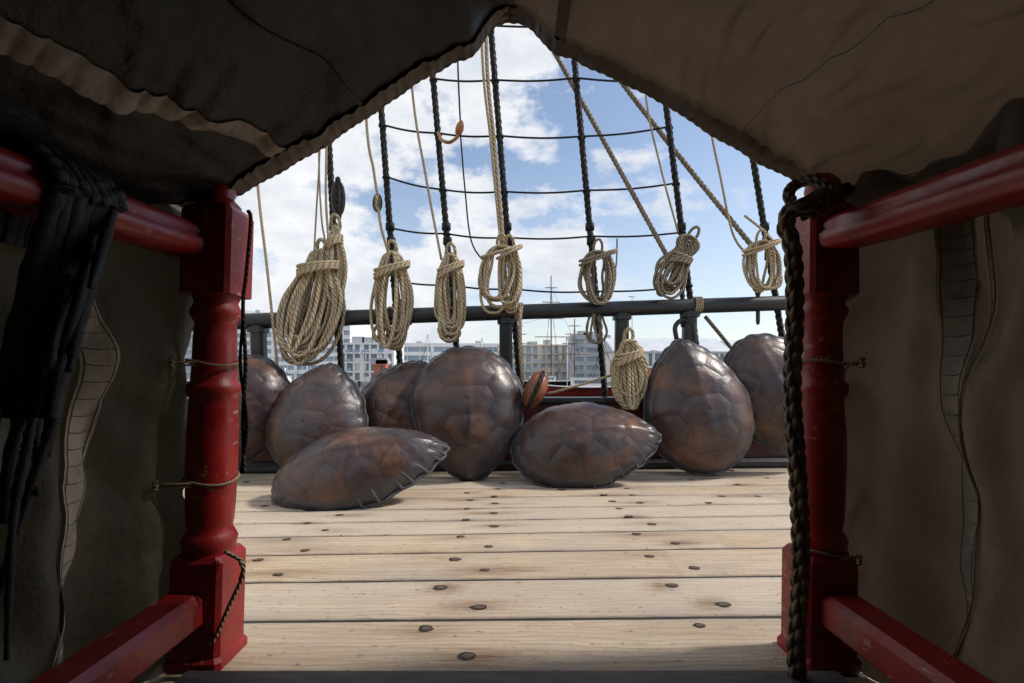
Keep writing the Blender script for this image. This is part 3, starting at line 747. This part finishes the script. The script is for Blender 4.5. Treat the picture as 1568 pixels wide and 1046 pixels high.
def building(name,cx,cy,wd,dp,ht,floors,bays,yaw,wall,glass,balc=False,roof=None,pitch=0,seed=0,strip=False):
    rnd=random.Random(seed); A=Acc(); x0,x1=-wd/2,wd/2; fh=ht/floors; z0=-1.2
    A.box((x0+.6,.6,z0),(x1-.6,dp-.6,z0+ht-.1),glass)
    for f_ in range(floors+1):
        hh=.75 if strip else .28
        A.box((x0,0,z0+f_*fh-hh),(x1,dp,z0+f_*fh+hh),wall)
    bw=wd/bays
    for i in range(bays+1):
        wpi=(.12 if strip else .35) if i%3 else .7
        xx=min(max(x0+i*bw,x0+wpi+.03),x1-wpi-.03)
        A.box((xx-wpi,.15,z0),(xx+wpi,1.0,z0+ht-.3),wall)
        if i<bays and not strip:
            for f_ in range(floors):
                q=rnd.random(); a0=x0+i*bw+.4; a1=x0+(i+1)*bw-.4
                if q<.35: A.box((a0,.35,z0+f_*fh+.3),(a1,.75,z0+f_*fh+.3+fh*.38),wall)
                elif q<.5: A.box((a0,.4,z0+f_*fh+.2),((a0+a1)/2,.8,z0+(f_+1)*fh-.2),wall)
                elif q<.56: A.box((a0,.42,z0+f_*fh+.2),(a1,.8,z0+(f_+1)*fh-.2),M['org'] if rnd.random()<.3 else M['cream'])
                A.box(((a0+a1)/2-.06,.5,z0+f_*fh),((a0+a1)/2+.06,.62,z0+(f_+1)*fh),M['grey'])
                if balc and rnd.random()<.6:
                    A.box((a0,-1.4,z0+f_*fh-.1),(a1,-.01,z0+f_*fh+.1),wall); A.box((a0,-1.4,z0+f_*fh+.12),(a1,-1.34,z0+f_*fh+1.05),M['bglass'])
    A.box((x0+.05,1.2,z0),(x0+.55,dp-.3,z0+ht-.3),wall); A.box((x1-.55,1.2,z0),(x1-.05,dp-.3,z0+ht-.3),wall)
    if roof:
        o=len(A.v); zr=z0+ht+.3+(.5 if strip else 0)
        A.v+=[V((x0-1,-1,zr)),V((x1+1,-1,zr)),V((x1+1,dp+1,zr)),V((x0-1,dp+1,zr)),V((x0-1,dp*.5,zr+pitch)),V((x1+1,dp*.5,zr+pitch))]
        for q in ((0,1,5,4),(2,3,4,5),(0,4,3),(1,2,5),(0,3,2,1)): A.face([o+i for i in q],roof,None,False)
    else:
        for k in range(3):
            xx=lerp(x0+2,x1-6,(k+.5)/3); A.box((xx,3,z0+ht+.2),(xx+rnd.uniform(2,4),6,z0+ht+rnd.uniform(1.5,2.6)),M['grey'])
    ob=A.obj(name); ob.location=(cx,cy,0); ob.rotation_euler=(0,0,yaw); return ob
def bx(px,Y): return (px-784)/784*Y
building('glass_office_building',bx(440,200),200,56,22,26,8,16,-.28,M['white'],M['bglass'],seed=1,strip=True)
building('glass_office_building',bx(250,250),250,80,24,33,9,20,-.2,M['grey'],M['bglass'],seed=2,strip=True)
building('apartment_building',bx(560,164),164,18,16,12,4,7,0,M['white'],M['glass'],True,seed=3)
building('harbour_office_building',bx(690,205),205,44,16,14,4,9,.1,M['white'],M['bglass'],seed=4,strip=True)
building('apartment_building',bx(815,190),190,26,16,13,4,10,-.06,M['cream'],M['bglass'],True,seed=5)
building('grey_office_building',bx(905,175),176,14,14,15,5,8,0,M['grey'],M['bglass'],seed=6,strip=True)
building('warehouse',bx(1030,160),160,36,22,9,2,12,.06,M['white'],M['glass'],roof=M['roofm'],pitch=5,seed=7)
building('warehouse',bx(1230,170),170,44,22,10,2,14,-.04,M['roofm'],M['glass'],roof=M['roofm'],pitch=4,seed=8)
building('quayside_kiosk',bx(584,155),153,3.5,4,5,2,2,0,M['org'],M['glass'],seed=9)
def ship(name,cx,Y,L,hm,masts,Ht,yards=True,fb=1.6,mr=.1):
    A=Acc(); n=24
    def hull(u,v):
        x=(u-.5)*L; w=L*.11*(1-abs(2*u-1)**2.6); sheer=.25*(2*u-1)**2*fb
        a=(v*2-1); return (x, w*a, -2.5+(fb+sheer)*abs(a)**.5)
    A.grid(hull,n,12,hm)
    A.grid(lambda u,v:((u-.5)*L*.97,L*.105*(1-abs(2*u-1)**2.6)*(2*v-1),-2.5+fb*.9),n,4,M['cream'])
    A.tube([V((L*(u/20-.5),-L*.112*(1-abs(2*u/20-1)**2.6),-2.45+fb+.25*fb*(2*u/20-1)**2)) for u in range(21)],.09,M['white'],6)
    A.box((-L*.16,-.9,-2.4+fb*.8),(L*.14,.9,-2.4+fb+1.2),M['white']); A.box((-L*.14,-.95,-2.4+fb+.45),(L*.12,.95,-2.4+fb+.85),M['glass'])
    for k,(mx,mh) in enumerate(masts):
        x=mx*L; b0=V((x,0,-2)); t0=V((x,0,mh)); A.tube([b0,t0],mr,M['spar'] if yards else M['white'],8)
        for q in (-1,1):
            A.tube([V((x+q*1.8,-.9,-1)),V((x,0,mh*.9))],.03,M['black'],4); A.tube([V((x+q*2.6,-.9,-1)),V((x,0,mh*.7))],.03,M['black'],4)
        if yards:
            for f_ in (.4,.58,.74,.88):
                z=mh*f_; A.tube([V((x-Ht*(1.15-f_),-.1,z)),V((x+Ht*(1.15-f_),-.1,z))],mr*.75,M['spar'],6)
        if k: A.tube([V((masts[k-1][0]*L,0,masts[k-1][1]*.9)),V((x,0,mh*.6))],.03,M['black'],4)
    A.tube([V((L*.5,0,-1.2)),V((L*.64,0,.4))],.08,M['spar'],6)
    ob=A.obj(name); ob.location=(cx,Y,0); return ob
ship('tall_ship',bx(832,130),130,22,M['hullb'],[(-.3,15),(.09,26),(.36,15)],5.5,True,1.6,.16)
ship('red_hulled_ship',bx(900,70),70,14,M['hullr'],[(-.2,5.5),(.15,6.5)],1.5,False,1.5,.06)
ship('sailing_yacht',bx(655,110),110,11,M['white'],[(.0,11)],2,False,1.2)
ship('sailing_yacht',bx(735,120),120,10,M['white'],[(.05,11)],2,False,1.2)
ship('sailing_yacht',bx(470,95),95,12,M['white'],[(.0,8)],2,False,1.2)
ship('green_workboat',bx(425,60),60,9,M['green'],[(.1,1.5)],1,False,1.8)
for px in (968,1002,560,745):
    A=Acc(); x=bx(px,152); A.tube([V((x,152,-1)),V((x,152,24 if px==968 else 8))],.12,M['grey'],6); A.tube([V((x-1,152,24 if px==968 else 8)),V((x+1,152,24 if px==968 else 8))],.15,M['grey'],6); A.obj('light_mast')

scene.view_settings.view_transform='Standard'; scene.view_settings.look='None'; scene.view_settings.exposure=0
